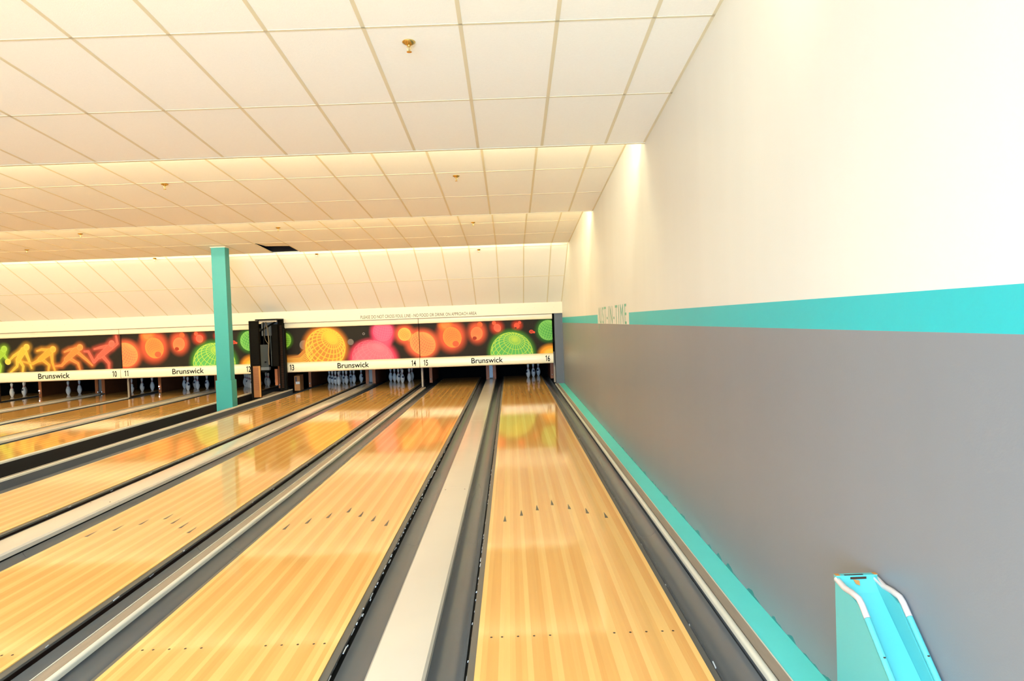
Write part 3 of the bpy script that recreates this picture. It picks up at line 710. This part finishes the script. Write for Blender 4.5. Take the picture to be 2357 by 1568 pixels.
obj('strut', ibox(604, 739, 608, 796, IY+.05, .04), M['black'], t)
obj('crossbar', ibox(592, 756, 624, 760, IY+.2, .04), M['black'], t)
obj('diagonal_brace', MB().tube([P(594, 765, IY+.1), P(634, 741, IY+.1)], .022, 8), M['black'], t)
obj('cable_bundle', MB().tube([P(611, 741, IY-.05), P(616, 760, IY-.06), P(619, 785, IY-.06), P(618, 815, IY-.06), P(620, 840, IY-.05)], .016, 8), M['wire'], t, smooth=True)
obj('loose_cable', MB().tube([P(610, 750, IY-.02), P(608, 770, IY-.03), P(611, 783, IY-.04), P(618, 793, IY-.05)], .007, 6), M['wire'], t, smooth=True)
obj('pulley_wheel', MB().prism([(P(608, 843, IY+.05).x+.14*math.cos(a*.3142), P(608, 843, IY+.05).z-.06+.10*math.sin(a*.3142)) for a in range(20)], IY+.08, IY+.16), M['black'], t)
obj('knob', MB().lathe([(0, 0), (.022, 0), (.022, .03), (0, .03)], 10, tuple(P(611, 835, IY-.02))), M['black'], t)
obj('inner_post', ibox(632, 850, 640, 887, GY+1.2, .05), M['brown'], t)
t = thing('deck_board', 'pale broken floor boards lying at the foot of the open cabinet', 'board', (0, 0, 0))
za = -.02
obj('plank', MB().hexa([(-6.42, 15.95, -.13), (-6.02, 16.0, -.13), (-6.02, 16.9, -.13), (-6.45, 16.9, -.13), (-6.42, 15.95, za), (-6.02, 16.0, za), (-6.02, 16.9, za+.02), (-6.45, 16.9, za+.02)]), M['cap'], t)
obj('front_strip', MB().box(-6.42, -6.0, 15.80, 15.94, -.13, -.03), M['oak'], t)
# carton tucked under the mask left of lane 13
bx = thing('carton', 'small brown cardboard carton with a white label under mask thirteen', 'box', (0, 0, 0))
BY = 17.3; a = at_y(677, 866, BY); b = at_y(691, 893, BY)
bw = b.x-a.x
obj('carton_body', MB().box(a.x, b.x, BY, BY+.32, -.03, a.z), M['cardboard'], bx)
obj('blue_stripe', MB().box(a.x+bw*.18, a.x+bw*.42, BY-.002, BY-.0005, a.z*.45, a.z*.93), M['pin_navy'], bx)
obj('white_label', MB().box(a.x+bw*.25, b.x-.004, BY-.004, BY-.0021, a.z*.40, a.z*.58), M['white_label'], bx)
obj('flap', MB().hexa([(a.x, BY, a.z+.001), (b.x, BY, a.z+.001), (b.x, BY+.32, a.z+.001), (a.x, BY+.32, a.z+.001), (a.x, BY, a.z+.004), (b.x, BY, a.z+.004), (b.x, BY+.32, a.z+.02), (a.x, BY+.32, a.z+.02)]), M['cardboard'], bx)
struct(obj('floor', MB().box(xb+.0, LC[13]-HW-.237, 16.92, 19, -.2, -.03), M['machine_dark']))

# ---------------------------------------------------------------- sprinklers
cup = MB().lathe([(.0, -.001), (.040, -.001), (.043, -.006), (.040, -.012), (.026, -.020), (.013, -.026), (.0, -.026)], 20); cup.smooth = True
cup_me = cup.mesh('escutcheon', M['brass'])
stm = MB().lathe([(.006, -.024), (.007, -.036), (.003, -.040), (.003, -.066), (0, -.066)], 10)
stm.tube([(-.009, 0, -.030), (-.012, 0, -.044), (-.004, 0, -.062)], .0022, 6); stm.tube([(.009, 0, -.030), (.012, 0, -.044), (.004, 0, -.062)], .0022, 6)
stm_me = stm.mesh('frame_arms', M['brass'])
dfl_me = MB().lathe([(0, -.064), (.016, -.065), (.0165, -.069), (0, -.069)], 14).mesh('deflector', M['brass'])
SP = [((941, 97), 1, 'near centre of the nearest ceiling section'), ((379, 424), 2, 'left one on the second ceiling section'), ((1050, 405), 2, 'right one on the second ceiling section'),
      ((185, 538), 3, 'left one on the third ceiling section'), ((640, 524), 3, 'just above the ceiling hole on the third section'), ((1089, 512), 3, 'right one on the third ceiling section'),
      ((62, 575), 3, 'tiny one at far left of the third ceiling section'),
      ((356, 595), 4, 'left of the teal column at the top of the sloped section'), ((729, 585), 4, 'middle one at the top of the sloped section'), ((1102, 575), 4, 'right one at the top of the sloped section')]
for (u, v), k, lab in SP:
    y1, zl, s = (SEC[k][1], SEC[k][2], SEC[k][3]) if k < 4 else S4
    c = at_plane(u, v, y1, zl, s)
    t = thing('sprinkler_head', 'brass ceiling sprinkler head, '+lab, 'sprinkler', tuple(c+Vector((0, 0, .006))), 'ceiling sprinklers')
    sc_ = 1.0
    if k == 4: t.rotation_euler.x = math.atan(s)*.5; sc_ = .9
    t.scale = (sc_,)*3
    link('escutcheon', cup_me, t); link('frame_arms', stm_me, t); link('deflector', dfl_me, t)

# ---------------------------------------------------------------- teal ball ramp against the right wall
t = thing('ball_ramp', 'chipped teal ball ramp with tubular rails against the grey wall', 'ball ramp', (.91, 1.1, .0045))
XA, XB = .838-.91, .986-.91; Y0 = 1.1                     # local y = world y - 1.1
side = [(0, 0), (0, .615), (-.012, .622), (-.17, .585), (-.41, .375), (-.75, .11), (-1.0, .03), (-1.0, 0)]
for x, nm in ((XA, 'side_panel'), (XB-.012, 'side_panel')):
    obj(nm, MB().prism(side[::-1], x, x+.012, 'x'), M['teal_gloss'], t)
fl = [(-.012, .612), (-.05, .575), (-.41, .300), (-.75, .055), (-1.0, .012)]
fp = fl+[(y, z-.012) for y, z in fl[::-1]]
obj('ramp_floor', MB().prism(fp, XA+.0125, XB-.0125, 'x'), M['teal_gloss'], t)
obj('top_plate', MB().box(XA, XB, -.012, .008, .600, .626), M['teal_gloss'], t)
for x in (XA+.004, XB-.004):
    pts = [(x, -.006, .612), (x, -.07, .602), (x, -.12, .606), (x, -.17, .604), (x, -.19, .592)]
    up = obj('rail_sleeve', MB().tube(pts+[(x, -.225, .560)], .0105, 12), M['rubber'], t, smooth=True); up['label'] = 'worn pale rail end'
    obj('rail', MB().tube([(x, -.226, .559), (x, -.41, .395), (x, -.75, .125), (x, -1.0, .045)], .0102, 12), M['teal_gloss'], t, smooth=True)
    obj('rail_screw', MB().lathe([(0, 0), (.004, 0), (.004, .003), (0, .003)], 8, (x, -.33, .477)), M['rust'], t)
obj('paint_chip', MB().box(XA+.03, XB-.05, -.0125, -.004, .6262, .627), M['rust'], t)
obj('paint_chip', MB().box(XA+.05, XB-.04, -.0135, -.0122, .612, .620), M['rust'], t)
obj('bare_wood', MB().box(XA-.001, XA+.014, -.014, .006, .6262, .628), M['chip'], t)
obj('bare_wood', MB().box(XB-.012, XB+.001, -.014, .006, .6262, .628), M['chip'], t)
obj('bare_wood', MB().hexa([(XA+.062, -.03, .6005), (XA+.074, -.035, .5965), (XA+.078, -.022, .6085), (XA+.058, -.018, .612), (XA+.062, -.03, .6020), (XA+.074, -.035, .5980), (XA+.078, -.022, .610), (XA+.058, -.018, .6135)]), M['chip'], t)
